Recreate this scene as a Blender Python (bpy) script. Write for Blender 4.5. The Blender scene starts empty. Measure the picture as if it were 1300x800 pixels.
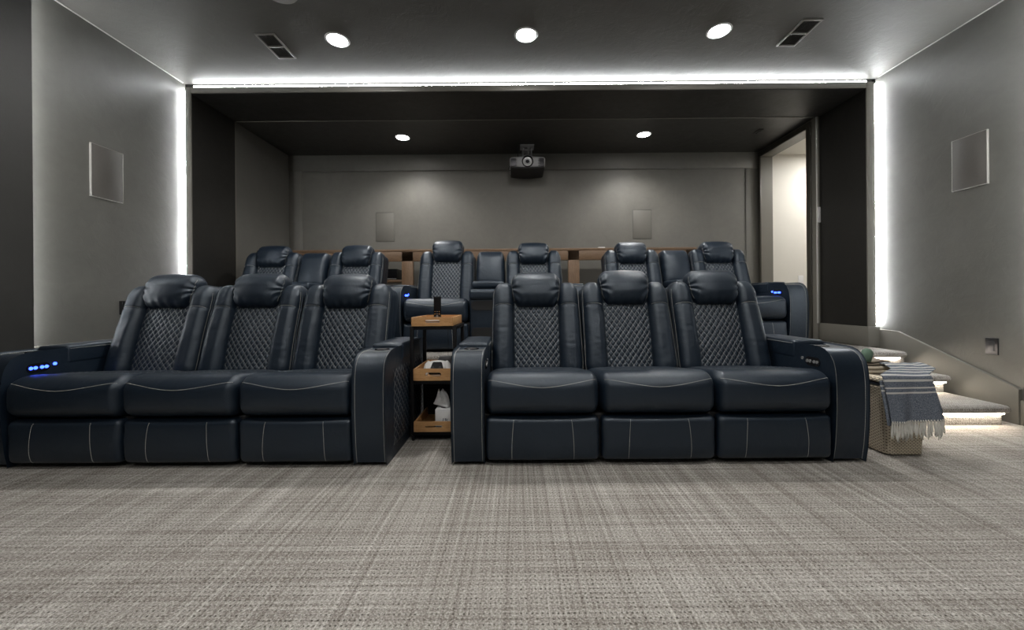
import bpy, math, random
from mathutils import Vector, Matrix, noise
PI = math.pi
random.seed(7)
scn = bpy.context.scene
COL = scn.collection

# ------------------------------------------------------------------ mesh builder
class MB:
    def __init__(s):
        s.v = []; s.f = []; s.m = []; s.uv = []
    def add(s, verts, faces, mat=0, uvs=None, xf=None):
        o = len(s.v)
        if xf is not None: verts = [xf @ Vector(p) for p in verts]
        s.v += [tuple(p) for p in verts]
        s.uv += (uvs if uvs else [(0.0, 0.0)] * len(verts))
        s.f += [tuple(o + i for i in f) for f in faces]
        s.m += [mat] * len(faces)
        return s
    def mirror_x(s):
        s.v = [(-x, y, z) for x, y, z in s.v]
        s.f = [tuple(reversed(f)) for f in s.f]
        return s
    def mesh(s, name, mats, angle=38, flat=False):
        me = bpy.data.meshes.new(name)
        me.from_pydata(s.v, [], s.f)
        for m in (mats if isinstance(mats, (list, tuple)) else [mats]): me.materials.append(m)
        me.polygons.foreach_set('material_index', s.m)
        me.polygons.foreach_set('use_smooth', [not flat] * len(s.f))
        uvl = me.uv_layers.new(name='UVMap')
        li = [0.0] * (2 * len(me.loops))
        for l in me.loops:
            u = s.uv[l.vertex_index]; li[2*l.index] = u[0]; li[2*l.index+1] = u[1]
        uvl.data.foreach_set('uv', li)
        me.update()
        if not flat: me.set_sharp_from_angle(angle=math.radians(angle))
        return me

def link(name, me, parent=None, loc=(0, 0, 0), rot=(0, 0, 0), label=None, cat=None, group=None, kind=None):
    o = bpy.data.objects.new(name, me); COL.objects.link(o)
    o.location = loc; o.rotation_euler = rot
    if parent is not None: o.parent = parent
    tag(o, label, cat, group, kind)
    return o
def tag(o, label=None, cat=None, group=None, kind=None):
    if label: o['label'] = label
    if cat: o['category'] = cat
    if group: o['group'] = group
    if kind: o['kind'] = kind
def empty(name, loc, label, cat, group=None, rotz=0):
    o = bpy.data.objects.new(name, None); COL.objects.link(o)
    o.empty_display_size = 0.1
    o.location = loc; o.rotation_euler = (0, 0, rotz)
    tag(o, label, cat, group)
    return o

def axis_coords(lo, hi, r, seg, div):
    out = []
    if r > 0:
        for i in range(seg): out.append(lo + r * (1 - math.tan(PI/4 * (1 - i/seg))))
    a, b = lo + r, hi - r
    for i in range(div + 1): out.append(a + (b - a) * i / div)
    if r > 0:
        for i in range(seg): out.append(hi - r * (1 - math.tan(PI/4 * (i + 1)/seg)))
    return out
def rb_map(p, lo, hi, r, off=0.0):
    q = [min(max(p[i], lo[i] + r[i]), hi[i] - r[i]) for i in range(3)]
    d = [(p[i] - q[i]) / r[i] for i in range(3)]
    L = math.sqrt(sum(x*x for x in d))
    if L < 1e-9: return Vector(p)
    n = Vector([x / L for x in d])
    return Vector([q[i] + n[i] * (r[i] + off) for i in range(3)])
def rbox(mb, lo, hi, r=0.01, seg=2, div=(1, 1, 1), deform=None, mat=0, uvf=None, xf=None):
    if not isinstance(r, (list, tuple)): r = (r, r, r)
    r = [min(r[i], (hi[i] - lo[i]) * .499) for i in range(3)]
    ax = [axis_coords(lo[i], hi[i], r[i], seg, div[i]) for i in range(3)]
    n = [len(a) - 1 for a in ax]
    idx = {}; verts = []; uvs = []; faces = []
    def vid(i, j, k):
        key = (i, j, k)
        if key not in idx:
            p = (ax[0][i], ax[1][j], ax[2][k])
            q = rb_map(p, lo, hi, r)
            if uvf: uvs.append(uvf(q))
            if deform: q = deform(q)
            idx[key] = len(verts); verts.append(q)
        return idx[key]
    for k in (0, n[2]):
        for i in range(n[0]):
            for j in range(n[1]):
                f = (vid(i, j, k), vid(i+1, j, k), vid(i+1, j+1, k), vid(i, j+1, k))
                faces.append(f if k else f[::-1])
    for j in (0, n[1]):
        for i in range(n[0]):
            for k in range(n[2]):
                f = (vid(i, j, k), vid(i+1, j, k), vid(i+1, j, k+1), vid(i, j, k+1))
                faces.append(f[::-1] if j else f)
    for i in (0, n[0]):
        for j in range(n[1]):
            for k in range(n[2]):
                f = (vid(i, j, k), vid(i, j+1, k), vid(i, j+1, k+1), vid(i, j, k+1))
                faces.append(f if i else f[::-1])
    mb.add(verts, faces, mat, uvs or None, xf)
    def surf(p, off=0.0):
        q = rb_map(p, lo, hi, r, off)
        return deform(q) if deform else q
    return surf
def box(mb, lo, hi, mat=0, xf=None):
    x0, y0, z0 = lo; x1, y1, z1 = hi
    v = [(x0,y0,z0),(x1,y0,z0),(x1,y1,z0),(x0,y1,z0),(x0,y0,z1),(x1,y0,z1),(x1,y1,z1),(x0,y1,z1)]
    mb.add(v, [(0,3,2,1),(4,5,6,7),(0,1,5,4),(1,2,6,5),(2,3,7,6),(3,0,4,7)], mat, None, xf)
def basis(d):
    d = d.normalized()
    a = Vector((0, 0, 1)) if abs(d.z) < .9 else Vector((1, 0, 0))
    u = d.cross(a).normalized(); return u, u.cross(d).normalized()
def tube(mb, pts, rad, n=8, mat=0, xf=None):
    pts = [Vector(p) for p in pts]; m = len(pts)
    rr = rad if isinstance(rad, (list, tuple)) else [rad] * m
    verts = []; faces = []; u = None
    for i, p in enumerate(pts):
        d = pts[min(i+1, m-1)] - pts[max(i-1, 0)]
        if u is None: u, w = basis(d)
        else:
            dn = d.normalized(); u = (u - dn * u.dot(dn)).normalized(); w = u.cross(dn)
        for k in range(n):
            a = 2*PI*k/n; verts.append(p + (u*math.cos(a) + w*math.sin(a)) * rr[i])
    for i in range(m-1):
        for k in range(n):
            k2 = (k+1) % n
            faces.append((i*n+k, (i+1)*n+k, (i+1)*n+k2, i*n+k2))
    faces.append(tuple(range(n))); faces.append(tuple(reversed(range((m-1)*n, m*n))))
    mb.add(verts, faces, mat, None, xf)
def lathe(mb, prof, c=(0, 0, 0), n=32, mat=0, xf=None):
    verts = []; faces = []; m = len(prof)
    for k in range(n):
        a = 2*PI*k/n
        for r, z in prof: verts.append((c[0]+r*math.cos(a), c[1]+r*math.sin(a), c[2]+z))
    for k in range(n):
        k2 = (k+1) % n
        for i in range(m-1):
            faces.append((k*m+i, k2*m+i, k2*m+i+1, k*m+i+1))
    if prof[0][0] > 1e-6: faces.append(tuple(k*m for k in reversed(range(n))))
    if prof[-1][0] > 1e-6: faces.append(tuple(k*m+m-1 for k in range(n)))
    mb.add(verts, faces, mat, None, xf)
def dashes(mb, pts, rad=.0011, dash=.0065, gap=.0028, mat=1):
    pts = [Vector(p) for p in pts]
    cum = [0]
    for a, b in zip(pts, pts[1:]): cum.append(cum[-1] + (b-a).length)
    def at(t):
        for i in range(len(pts)-1):
            if t <= cum[i+1] or i == len(pts)-2:
                L = cum[i+1]-cum[i]
                return pts[i].lerp(pts[i+1], (t-cum[i])/L if L > 1e-9 else 0)
    t = 0
    while t + dash < cum[-1]:
        a, b = at(t), at(t+dash)
        if (b-a).length > 1e-6:
            u, w = basis(b-a)
            vs = [c + (u*sx + w*sy) * rad for c in (a, b) for sx, sy in ((-1,0),(0,-1),(1,0),(0,1))]
            mb.add(vs, [(0,1,5,4),(1,2,6,5),(2,3,7,6),(3,0,4,7),(3,2,1,0),(4,5,6,7)], mat)
        t += dash + gap
def grid(mb, nu, nv, fn, mat=0, uvf=None, flip=False, xf=None):
    verts = []; uvs = []; faces = []
    for j in range(nv+1):
        for i in range(nu+1):
            u, v = i/nu, j/nv
            verts.append(fn(u, v)); uvs.append(uvf(u, v) if uvf else (u, v))
    for j in range(nv):
        for i in range(nu):
            a = j*(nu+1)+i; f = (a, a+1, a+nu+2, a+nu+1)
            faces.append(f[::-1] if flip else f)
    mb.add(verts, faces, mat, uvs, xf)
def extrude_profile(mb, cont, x0, x1, r=.012, seg=3, mat=0):
    """closed (y,z) contour, counter-clockwise seen from +x, extruded along x with rounded rims"""
    n = len(cont); C = [Vector((c[0], c[1])) for c in cont]
    nor = []
    for i in range(n):
        a, b, c = C[i-1], C[i], C[(i+1) % n]
        e1 = (b-a).normalized(); e2 = (c-b).normalized()
        n1 = Vector((e1.y, -e1.x)); n2 = Vector((e2.y, -e2.x))
        m = (n1+n2); m = m.normalized() / max(.5, math.sqrt((1+n1.dot(n2))/2)) if m.length > 1e-6 else n1
        nor.append(m)
    rows = []
    for i in range(seg+1):
        a = PI/2*i/seg; rows.append((x0 + r*(1-math.cos(a)), r*(1-math.sin(a))))
    for i in range(seg, -1, -1):
        a = PI/2*i/seg; rows.append((x1 - r*(1-math.cos(a)), r*(1-math.sin(a))))
    verts = []; faces = []
    for x, ins in rows:
        for i in range(n):
            q = C[i] - nor[i]*ins; verts.append((x, q.x, q.y))
    for j in range(len(rows)-1):
        for i in range(n):
            i2 = (i+1) % n
            faces.append((j*n+i, (j+1)*n+i, (j+1)*n+i2, j*n+i2))
    faces.append(tuple(range(n))); faces.append(tuple(reversed([(len(rows)-1)*n+i for i in range(n)])))
    faces = [f[::-1] for f in faces]
    mb.add(verts, faces, mat)

# ------------------------------------------------------------------ materials
def new_mat(name):
    m = bpy.data.materials.new(name); m.use_nodes = True
    nt = m.node_tree; nt.nodes.clear()
    out = nt.nodes.new('ShaderNodeOutputMaterial'); b = nt.nodes.new('ShaderNodeBsdfPrincipled')
    nt.links.new(b.outputs[0], out.inputs[0])
    return m, nt, b
def N(nt, t, **kw):
    n = nt.nodes.new(t)
    for k, v in kw.items():
        if k.startswith('_'): setattr(n, k[1:], v)
        else:
            key = int(k[1:]) if k[0] == 'i' and k[1:].isdigit() else k
            n.inputs[key].default_value = v
    return n
def math_n(nt, op, a, b=None, c=None):
    n = nt.nodes.new('ShaderNodeMath'); n.operation = op
    for i, x in enumerate((a, b, c)):
        if x is None: continue
        if isinstance(x, (int, float)): n.inputs[i].default_value = x
        else: nt.links.new(x, n.inputs[i])
    return n.outputs[0]
def ramp(nt, fac, stops):
    n = nt.nodes.new('ShaderNodeValToRGB')
    e = n.color_ramp.elements
    while len(e) < len(stops): e.new(.5)
    for el, (p, c) in zip(e, stops):
        el.position = p; el.color = (c[0], c[1], c[2], 1) if isinstance(c, tuple) else (c, c, c, 1)
    nt.links.new(fac, n.inputs[0]); return n.outputs[0]
def mixc(nt, fac, a, b, mode='MIX'):
    n = nt.nodes.new('ShaderNodeMix'); n.data_type = 'RGBA'; n.blend_type = mode
    for inp, x in ((n.inputs[0], fac), (n.inputs[6], a), (n.inputs[7], b)):
        if isinstance(x, (int, float)): inp.default_value = x
        elif isinstance(x, tuple): inp.default_value = (x[0], x[1], x[2], 1)
        else: nt.links.new(x, inp)
    return n.outputs[2]
def bump(nt, b, h, strength=.3, dist=.01):
    n = nt.nodes.new('ShaderNodeBump'); n.inputs['Strength'].default_value = strength; n.inputs['Distance'].default_value = dist
    nt.links.new(h, n.inputs['Height']); nt.links.new(n.outputs[0], b.inputs['Normal']); return n
def plain(name, col, rough=.5, metal=0, spec=.5, emit=None, es=0):
    m, nt, b = new_mat(name)
    b.inputs['Base Color'].default_value = (*col, 1); b.inputs['Roughness'].default_value = rough
    b.inputs['Metallic'].default_value = metal; b.inputs['Specular IOR Level'].default_value = spec
    if emit: b.inputs['Emission Color'].default_value = (*emit, 1); b.inputs['Emission Strength'].default_value = es
    else:
        tc = nt.nodes.new('ShaderNodeTexCoord'); ns = N(nt, 'ShaderNodeTexNoise', Scale=60.0, Detail=3.0)
        nt.links.new(tc.outputs['Object'], ns.inputs['Vector'])
        c = mixc(nt, ns.outputs['Fac'], tuple(x*.92 for x in col), tuple(min(1, x*1.06) for x in col))
        nt.links.new(c, b.inputs['Base Color'])
    return m
def plaster(name, col, rough=.42, mott=.12, bs=.25):
    m, nt, b = new_mat(name)
    g = nt.nodes.new('ShaderNodeNewGeometry')
    n1 = N(nt, 'ShaderNodeTexNoise', Scale=1.7, Detail=5.0, Roughness=.6, Distortion=.6)
    n2 = N(nt, 'ShaderNodeTexNoise', Scale=9.0, Detail=6.0, Roughness=.65, Distortion=1.2)
    for n in (n1, n2): nt.links.new(g.outputs['Position'], n.inputs['Vector'])
    f = math_n(nt, 'ADD', math_n(nt, 'MULTIPLY', n1.outputs['Fac'], .6), math_n(nt, 'MULTIPLY', n2.outputs['Fac'], .4))
    f = ramp(nt, f, [(.35, 0.0), (.65, 1.0)])
    c = mixc(nt, f, tuple(x*(1-mott) for x in col), tuple(x*(1+mott) for x in col))
    nt.links.new(c, b.inputs['Base Color'])
    rr = math_n(nt, 'ADD', math_n(nt, 'MULTIPLY', n2.outputs['Fac'], .25), rough-.12)
    nt.links.new(rr, b.inputs['Roughness'])
    # trowel ridges
    n3 = N(nt, 'ShaderNodeTexNoise', Scale=2.6, Detail=3.0, Roughness=.5, Distortion=2.5)
    nt.links.new(g.outputs['Position'], n3.inputs['Vector'])
    rid = math_n(nt, 'SUBTRACT', 1.0, math_n(nt, 'MULTIPLY', math_n(nt, 'ABSOLUTE', math_n(nt, 'SUBTRACT', n3.outputs['Fac'], .5)), 40.0))
    rid = math_n(nt, 'MAXIMUM', rid, 0.0)
    h = math_n(nt, 'ADD', math_n(nt, 'MULTIPLY', n2.outputs['Fac'], .8), math_n(nt, 'MULTIPLY', rid, .10))
    bump(nt, b, h, bs, .012)
    return m
M = {}
M['plaster'] = plaster('taupe_plaster', (.112, .111, .101), bs=.15)
M['plaster_ceiling'] = plaster('ceiling_plaster', (.100, .097, .088), rough=.62, bs=.3)
M['plaster_dark'] = plaster('charcoal_plaster', (.013, .0125, .011), rough=.5, bs=.15)
M['panel_dark'] = plaster('side_panel_plaster', (.032, .032, .030), rough=.5, bs=.15)
M['dark_ceiling'] = plaster('dark_ceiling_paint', (.030, .029, .026), rough=.42, bs=.12)
M['back_wall'] = plaster('back_wall_paint', (.128, .124, .110), rough=.5, bs=.12)
M['trim'] = plaster('trim_paint', (.150, .144, .125), rough=.45, mott=.03, bs=.04)
M['bead'] = plain('pale_bead', (.45, .44, .41), .4)
M['casing_dark'] = plain('dark_casing', (.045, .042, .034), .4)
M['hall'] = plaster('hall_paint', (.62, .60, .55), rough=.7, mott=.02, bs=.05)

def leather():
    m, nt, b = new_mat('navy_leather')
    tc = nt.nodes.new('ShaderNodeTexCoord')
    n1 = N(nt, 'ShaderNodeTexNoise', Scale=5.0, Detail=4.0, Roughness=.6)
    n2 = N(nt, 'ShaderNodeTexNoise', Scale=16.0, Detail=3.0, Roughness=.55, Distortion=.8)
    v = N(nt, 'ShaderNodeTexVoronoi', Scale=420.0)
    for n in (n1, n2, v): nt.links.new(tc.outputs['Object'], n.inputs['Vector'])
    c = mixc(nt, n1.outputs['Fac'], (.0030, .0078, .0160), (.0064, .0140, .0265))
    nt.links.new(c, b.inputs['Base Color'])
    r = math_n(nt, 'ADD', math_n(nt, 'MULTIPLY', n2.outputs['Fac'], .16), .37)
    nt.links.new(r, b.inputs['Roughness'])
    b.inputs['Specular IOR Level'].default_value = .66
    b.inputs['Specular Tint'].default_value = (.80, .90, 1.0, 1); b.inputs['Coat Weight'].default_value = .10; b.inputs['Coat Roughness'].default_value = .42
    h = math_n(nt, 'ADD', math_n(nt, 'MULTIPLY', n2.outputs['Fac'], 1.0), math_n(nt, 'MULTIPLY', v.outputs['Distance'], .09))
    bump(nt, b, h, .38, .006)
    return m
M['leather'] = leather()
M['thread'] = plain('pale_thread', (.50, .50, .47), .7)
def quilt_mat():
    m = M['leather'].copy(); m.name = 'quilted_leather'; nt = m.node_tree
    b = [n for n in nt.nodes if n.type == 'BSDF_PRINCIPLED'][0]
    uv = nt.nodes.new('ShaderNodeUVMap'); sp = nt.nodes.new('ShaderNodeSeparateXYZ'); nt.links.new(uv.outputs[0], sp.inputs[0])
    u, w = sp.outputs[0], sp.outputs[1]
    def line(a, along):
        d = math_n(nt, 'ABSOLUTE', math_n(nt, 'SUBTRACT', math_n(nt, 'FRACT', a), .5))
        on = math_n(nt, 'GREATER_THAN', d, .462)
        da = math_n(nt, 'LESS_THAN', math_n(nt, 'FRACT', math_n(nt, 'MULTIPLY', along, 4.0)), .80)
        return math_n(nt, 'MULTIPLY', on, da)
    a = math_n(nt, 'ADD', u, w); c = math_n(nt, 'SUBTRACT', u, w)
    mask = math_n(nt, 'MAXIMUM', line(a, c), line(c, a))
    old = b.inputs['Base Color'].links[0].from_socket
    col = mixc(nt, math_n(nt, 'MULTIPLY', mask, .85), old, (.36, .37, .37))
    nt.links.new(col, b.inputs['Base Color'])
    return m
M['quilt'] = quilt_mat()
M['black_gloss'] = plain('black_gloss_plastic', (.008, .008, .009), .18)
M['black_matte'] = plain('black_matte', (.010, .010, .011), .6)
M['black_metal'] = plain('black_powdercoat', (.005, .005, .006), .55, 0, .2)
M['chrome'] = plain('brushed_steel', (.45, .45, .46), .28, 1)
M['dark_steel'] = plain('dark_steel', (.12, .12, .13), .3, 1)
M['blue_led'] = plain('blue_led', (.05, .1, .6), .4, emit=(.030, .075, 1.0), es=8)
M['blue_core'] = plain('blue_core', (.3, .4, .9), .4, emit=(.45, .62, 1.0), es=18)
M['grey_button'] = plain('grey_button', (.20, .20, .20), .35)
M['white_plastic'] = plain('white_plastic', (.72, .72, .72), .35)
M['grey_plastic'] = plain('grey_plastic', (.12, .12, .13), .4)
M['silver_plastic'] = plain('silver_plastic', (.30, .30, .305), .4)
M['paper'] = plain('tissue_paper', (.75, .75, .76), .9)
M['card'] = plain('white_card', (.70, .71, .72), .7)
M['print_dark'] = plain('print_navy', (.02, .05, .10), .6)
M['print_blue'] = plain('print_blue', (.08, .35, .62), .6)
M['lens'] = plain('lens_glass', (.02, .02, .025), .05)
M['green'] = plain('green_knit', (.12, .19, .14), .9)
M['taupe_cloth'] = plain('taupe_cloth', (.24, .20, .16), .95)
M['beige_cloth'] = plain('beige_cloth', (.48, .42, .33), .95)
M['fringe'] = plain('fringe_cotton', (.62, .61, .57), .95)
M['liner'] = plain('navy_liner', (.018, .021, .032), .9)
M['vent_paint'] = plain('vent_paint', (.25, .24, .22), .4)
M['vent_dark'] = plain('vent_dark', (.03, .03, .028), .5)
M['amber'] = plain('amber_mark', (.55, .30, .08), .5)
def emis(name, col, s):
    m, nt, b = new_mat(name)
    b.inputs['Base Color'].default_value = (*col, 1)
    b.inputs['Emission Color'].default_value = (*col, 1); b.inputs['Emission Strength'].default_value = s
    return m
M['led_cool'] = emis('led_cool_white', (.95, .98, 1.0), 230)
M['led_top'] = emis('led_cool_white_top', (.95, .98, 1.0), 75)
M['led_near'] = emis('led_cool_white_near', (.97, .99, 1.0), 90)
M['led_warm'] = emis('led_warm_white', (1.0, .88, .72), 50)
M['can_glow'] = emis('can_lamp_glow', (1.0, .97, .92), 400)
M['can_added'] = emis('can_lamp_glow_added', (1.0, .97, .92), 330)
M['can_dim'] = emis('can_lamp_glow_back_room', (1.0, .97, .92), 45)
M['hall_glow'] = emis('hall_lamp_glow', (1.0, .97, .93), 700)

def wood(name, c1, c2, scale=1.0, axis=0, rough=.45):
    m, nt, b = new_mat(name)
    tc = nt.nodes.new('ShaderNodeTexCoord'); mp = nt.nodes.new('ShaderNodeMapping')
    sc = [9.0*scale]*3; sc[axis] = .9*scale; mp.inputs['Scale'].default_value = sc
    nt.links.new(tc.outputs['Object'], mp.inputs['Vector'])
    n1 = N(nt, 'ShaderNodeTexNoise', Scale=2.2, Detail=6.0, Roughness=.65, Distortion=1.5)
    n2 = N(nt, 'ShaderNodeTexNoise', Scale=14.0, Detail=4.0, Roughness=.6)
    for n in (n1, n2): nt.links.new(mp.outputs[0], n.inputs['Vector'])
    w = math_n(nt, 'FRACT', math_n(nt, 'MULTIPLY', n1.outputs['Fac'], 7.0))
    w = math_n(nt, 'ABSOLUTE', math_n(nt, 'SUBTRACT', w, .5))
    f = math_n(nt, 'ADD', math_n(nt, 'MULTIPLY', w, 1.1), math_n(nt, 'MULTIPLY', n2.outputs['Fac'], .5))
    nt.links.new(mixc(nt, f, c1, c2), b.inputs['Base Color'])
    b.inputs['Roughness'].default_value = rough
    bump(nt, b, f, .12, .003)
    return m
M['oak'] = wood('honey_acacia', (.62, .37, .165), (.38, .185, .07), 2.2)
M['bar_wood'] = wood('smoked_oak', (.23, .145, .085), (.12, .070, .038), 1.4)
M['bar_wood_v'] = wood('smoked_oak_upright', (.24, .15, .09), (.13, .078, .043), 1.4, axis=2)

def carpet(stair=False):
    m, nt, b = new_mat('nubby_stair_carpet' if stair else 'woven_plaid_carpet')
    g = nt.nodes.new('ShaderNodeNewGeometry'); sp = nt.nodes.new('ShaderNodeSeparateXYZ')
    nt.links.new(g.outputs['Position'], sp.inputs[0])
    X = sp.outputs[0]; Y = math_n(nt, 'SUBTRACT', sp.outputs[1], sp.outputs[2])
    def cmb(a, c, d=0.0):
        n = nt.nodes.new('ShaderNodeCombineXYZ')
        for i, s in enumerate((a, c, d)):
            if isinstance(s, float): n.inputs[i].default_value = s
            else: nt.links.new(s, n.inputs[i])
        return n.outputs[0]
    def nz(vec, scale, detail=2.0, rough=.5):
        n = N(nt, 'ShaderNodeTexNoise', Scale=scale, Detail=detail, Roughness=rough); nt.links.new(vec, n.inputs['Vector']); return n.outputs['Fac']
    mul = lambda a, k: math_n(nt, 'MULTIPLY', a, k)
    # streaks running away from the camera (constant x) and across (constant y)
    sx = nz(cmb(mul(X, 62.0), mul(Y, .75)), 1.0, 2.0)
    sy = nz(cmb(mul(X, 1.0), mul(Y, 58.0), 7.3), 1.0, 2.0)
    sx2 = nz(cmb(mul(X, 9.0), mul(Y, .3), 3.1), 1.0, 2.0)
    sy2 = nz(cmb(mul(X, .35), mul(Y, 8.0), 9.7), 1.0, 2.0)
    blotch = nz(g.outputs['Position'], 3.0, 3.0)
    lx = ramp(nt, sx, [(.36, 0.0), (.50, .45), (.60, .62), (.66, 1.0)])
    ly = ramp(nt, sy, [(.36, 0.0), (.50, .5), (.62, .7), (.68, 1.0)])
    l2 = math_n(nt, 'ADD', ramp(nt, sx2, [(.38, 0.0), (.62, 1.0)]), ramp(nt, sy2, [(.38, 0.0), (.62, 1.0)]))
    if stair: lx, ly = mul(lx, .45), mul(ly, .45); blotch = math_n(nt, 'ADD', blotch, 2.6)
    tot = math_n(nt, 'ADD', math_n(nt, 'ADD', mul(lx, .40), mul(ly, .30)), math_n(nt, 'ADD', mul(l2, .09), mul(blotch, .12)))
    col = ramp(nt, tot, [(.14, (.200, .178, .157)), (.40, (.330, .308, .281)), (.60, (.435, .415, .386)), (.86, (.64, .62, .59))])
    # weave: raised loops with small dark pockets between them, in uneven rows
    px, py = (.0155, .0165) if stair else (.0150, .0185)
    jit = nz(g.outputs['Position'], 45.0, 2.0); jit2 = nz(g.outputs['Position'], 110.0, 2.0)
    fx = math_n(nt, 'SINE', math_n(nt, 'ADD', mul(X, 2*PI/px), mul(math_n(nt, 'SUBTRACT', jit, .5), 5.0)))
    fyv = math_n(nt, 'ADD', mul(Y, 2*PI/py), mul(math_n(nt, 'SUBTRACT', jit2, .5), 2.4))
    fy = math_n(nt, 'SINE', fyv)
    rowm = ramp(nt, nz(cmb(mul(Y, 30.0), mul(X, 1.5)), 1.0, 1.0), [(.38, .22), (.56, 1.0)])
    colm = ramp(nt, nz(cmb(mul(X, 60.0), mul(Y, 9.0)), 1.0, 1.0), [(.32, .25), (.55, 1.0)])
    pit = math_n(nt, 'MULTIPLY', ramp(nt, fx, [(.18, 0.0), (.60, 1.0)]), ramp(nt, fy, [(.42, 0.0), (.80, 1.0)]))
    if stair:
        pit = math_n(nt, 'MULTIPLY', ramp(nt, fx, [(.30, 0.0), (.72, 1.0)]), ramp(nt, fy, [(.36, 0.0), (.78, 1.0)])); rowm = colm = 1.0
        mul = lambda a, k: a if a == 1.0 else math_n(nt, 'MULTIPLY', a, k)
    fib = nz(g.outputs['Position'], 150.0, 4.0, .8)
    col = mixc(nt, math_n(nt, 'MULTIPLY', math_n(nt, 'MULTIPLY', pit, colm), mul(rowm, .9)), col, (.030, .024, .019) if stair else (.052, .044, .037))
    col = mixc(nt, ramp(nt, fib, [(.36, .62), (.54, 0.0)]), col, (.12, .108, .094))
    col = mixc(nt, ramp(nt, fib, [(.50, 0.0), (.66, .6)]), col, (.78, .76, .73))
    nt.links.new(col, b.inputs['Base Color'])
    b.inputs['Roughness'].default_value = .95; b.inputs['Specular IOR Level'].default_value = .1
    h = math_n(nt, 'ADD', math_n(nt, 'SUBTRACT', mul(fib, .7), mul(pit, 1.2)), mul(ly, .3))
    bump(nt, b, h, 1.0 if stair else .8, .014 if stair else .006)
    return m
M['carpet'] = carpet(); M['stair_carpet'] = carpet(True)

def woven(name, light, dark, pu=.024, pv=.0085):
    m, nt, b = new_mat(name)
    uv = nt.nodes.new('ShaderNodeUVMap'); sp = nt.nodes.new('ShaderNodeSeparateXYZ'); nt.links.new(uv.outputs[0], sp.inputs[0])
    r = math_n(nt, 'MULTIPLY', sp.outputs[1], 1/pv)
    row = math_n(nt, 'FLOOR', r); fv = math_n(nt, 'ABSOLUTE', math_n(nt, 'SUBTRACT', math_n(nt, 'FRACT', r), .5))
    par = math_n(nt, 'MULTIPLY', math_n(nt, 'MODULO', row, 2.0), .5)
    q = math_n(nt, 'ADD', math_n(nt, 'MULTIPLY', sp.outputs[0], 1/pu), par)
    fu = math_n(nt, 'ABSOLUTE', math_n(nt, 'SUBTRACT', math_n(nt, 'FRACT', q), .5))
    hh = math_n(nt, 'SUBTRACT', 1.0, math_n(nt, 'ADD', math_n(nt, 'POWER', math_n(nt, 'MULTIPLY', fv, 2.0), 3.0), math_n(nt, 'POWER', math_n(nt, 'MULTIPLY', fu, 2.0), 4.0)))
    nz = N(nt, 'ShaderNodeTexNoise', Scale=40.0, Detail=3.0)
    c = ramp(nt, hh, [(.0, dark), (.45, tuple((a+d)/2 for a, d in zip(light, dark))), (.9, light)])
    c = mixc(nt, math_n(nt, 'MULTIPLY', nz.outputs['Fac'], .3), c, tuple(x*.6 for x in light))
    nt.links.new(c, b.inputs['Base Color']); b.inputs['Roughness'].default_value = .65
    bump(nt, b, hh, .8, .003)
    return m
M['wicker'] = woven('pale_wicker', (.88, .78, .62), (.10, .07, .042))

def towel_mat():
    m, nt, b = new_mat('striped_towel')
    uv = nt.nodes.new('ShaderNodeUVMap'); sp = nt.nodes.new('ShaderNodeSeparateXYZ'); nt.links.new(uv.outputs[0], sp.inputs[0])
    v = sp.outputs[1]
    tot = None
    for a, c in ((.000, .012), (.032, .044), (.074, .082), (.100, .109), (-.038, -.028), (-.062, -.055), (-.090, -.080), (-.125, -.113), (-.155, -.145), (-.185, -.175)):
        k = math_n(nt, 'MULTIPLY', math_n(nt, 'GREATER_THAN', v, a), math_n(nt, 'LESS_THAN', v, c))
        tot = k if tot is None else math_n(nt, 'MAXIMUM', tot, k)
    tc = nt.nodes.new('ShaderNodeTexCoord')
    n = N(nt, 'ShaderNodeTexNoise', Scale=350.0, Detail=2.0); nt.links.new(tc.outputs['Object'], n.inputs['Vector'])
    blue = ramp(nt, n.outputs['Fac'], [(.38, (.065, .080, .110)), (.62, (.25, .28, .33))])
    nt.links.new(mixc(nt, tot, blue, (.62, .62, .60)), b.inputs['Base Color'])
    b.inputs['Roughness'].default_value = .95; b.inputs['Specular IOR Level'].default_value = .15
    bump(nt, b, n.outputs['Fac'], .5, .003)
    return m
M['towel'] = towel_mat()

# ------------------------------------------------------------------ room
XL, XR, ZC, ZB = -3.185, 3.465, 2.99, 2.885
def struct(name, mb, mats, **kw):
    o = link(name, mb.mesh(name, mats, **kw)); o['kind'] = 'structure'; return o
def sbox(name, lo, hi, mat, r=0):
    mb = MB()
    if r: rbox(mb, lo, hi, r, 2)
    else: box(mb, lo, hi)
    return struct(name, mb, mat, flat=not r)
Y0 = -3.2
sbox('floor', (-3.4, Y0, -.1), (3.6, 3.40, 0), M['carpet'])
sbox('ceiling', (-3.4, Y0, ZC), (3.7, 3.80, ZC+.1), M['plaster_ceiling'])
mb = MB(); box(mb, (XL-.12, 2.45, 0), (XL, 3.72, ZC)); box(mb, (XL-.12, Y0, 0), (-3.07, 2.45, ZC), 1)
struct('wall_left', mb, [M['plaster'], M['panel_dark']], flat=True)
mb = MB(); box(mb, (XR, 2.45, 0), (XR+.12, 3.72, ZC)); box(mb, (3.36, Y0, 0), (XR+.12, 2.45, ZC), 1)
struct('wall_right', mb, [M['plaster'], M['panel_dark']], flat=True)
sbox('wall_front', (-3.4, Y0-.1, 0), (3.7, Y0, ZC), M['plaster'])
# raised platform with a rounded carpeted nosing
ZP = .412
mb = MB()
box(mb, (-3.18, 3.375, 0), (3.375, 5.45, ZP-.05))
rbox(mb, (-3.18, 3.335, ZP-.052), (3.375, 5.45, ZP), (.02, .026, .025), 4)
box(mb, (3.30, 3.76, 0), (5.6, 5.45, ZP))
struct('raised_platform', mb, M['stair_carpet'])
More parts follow.
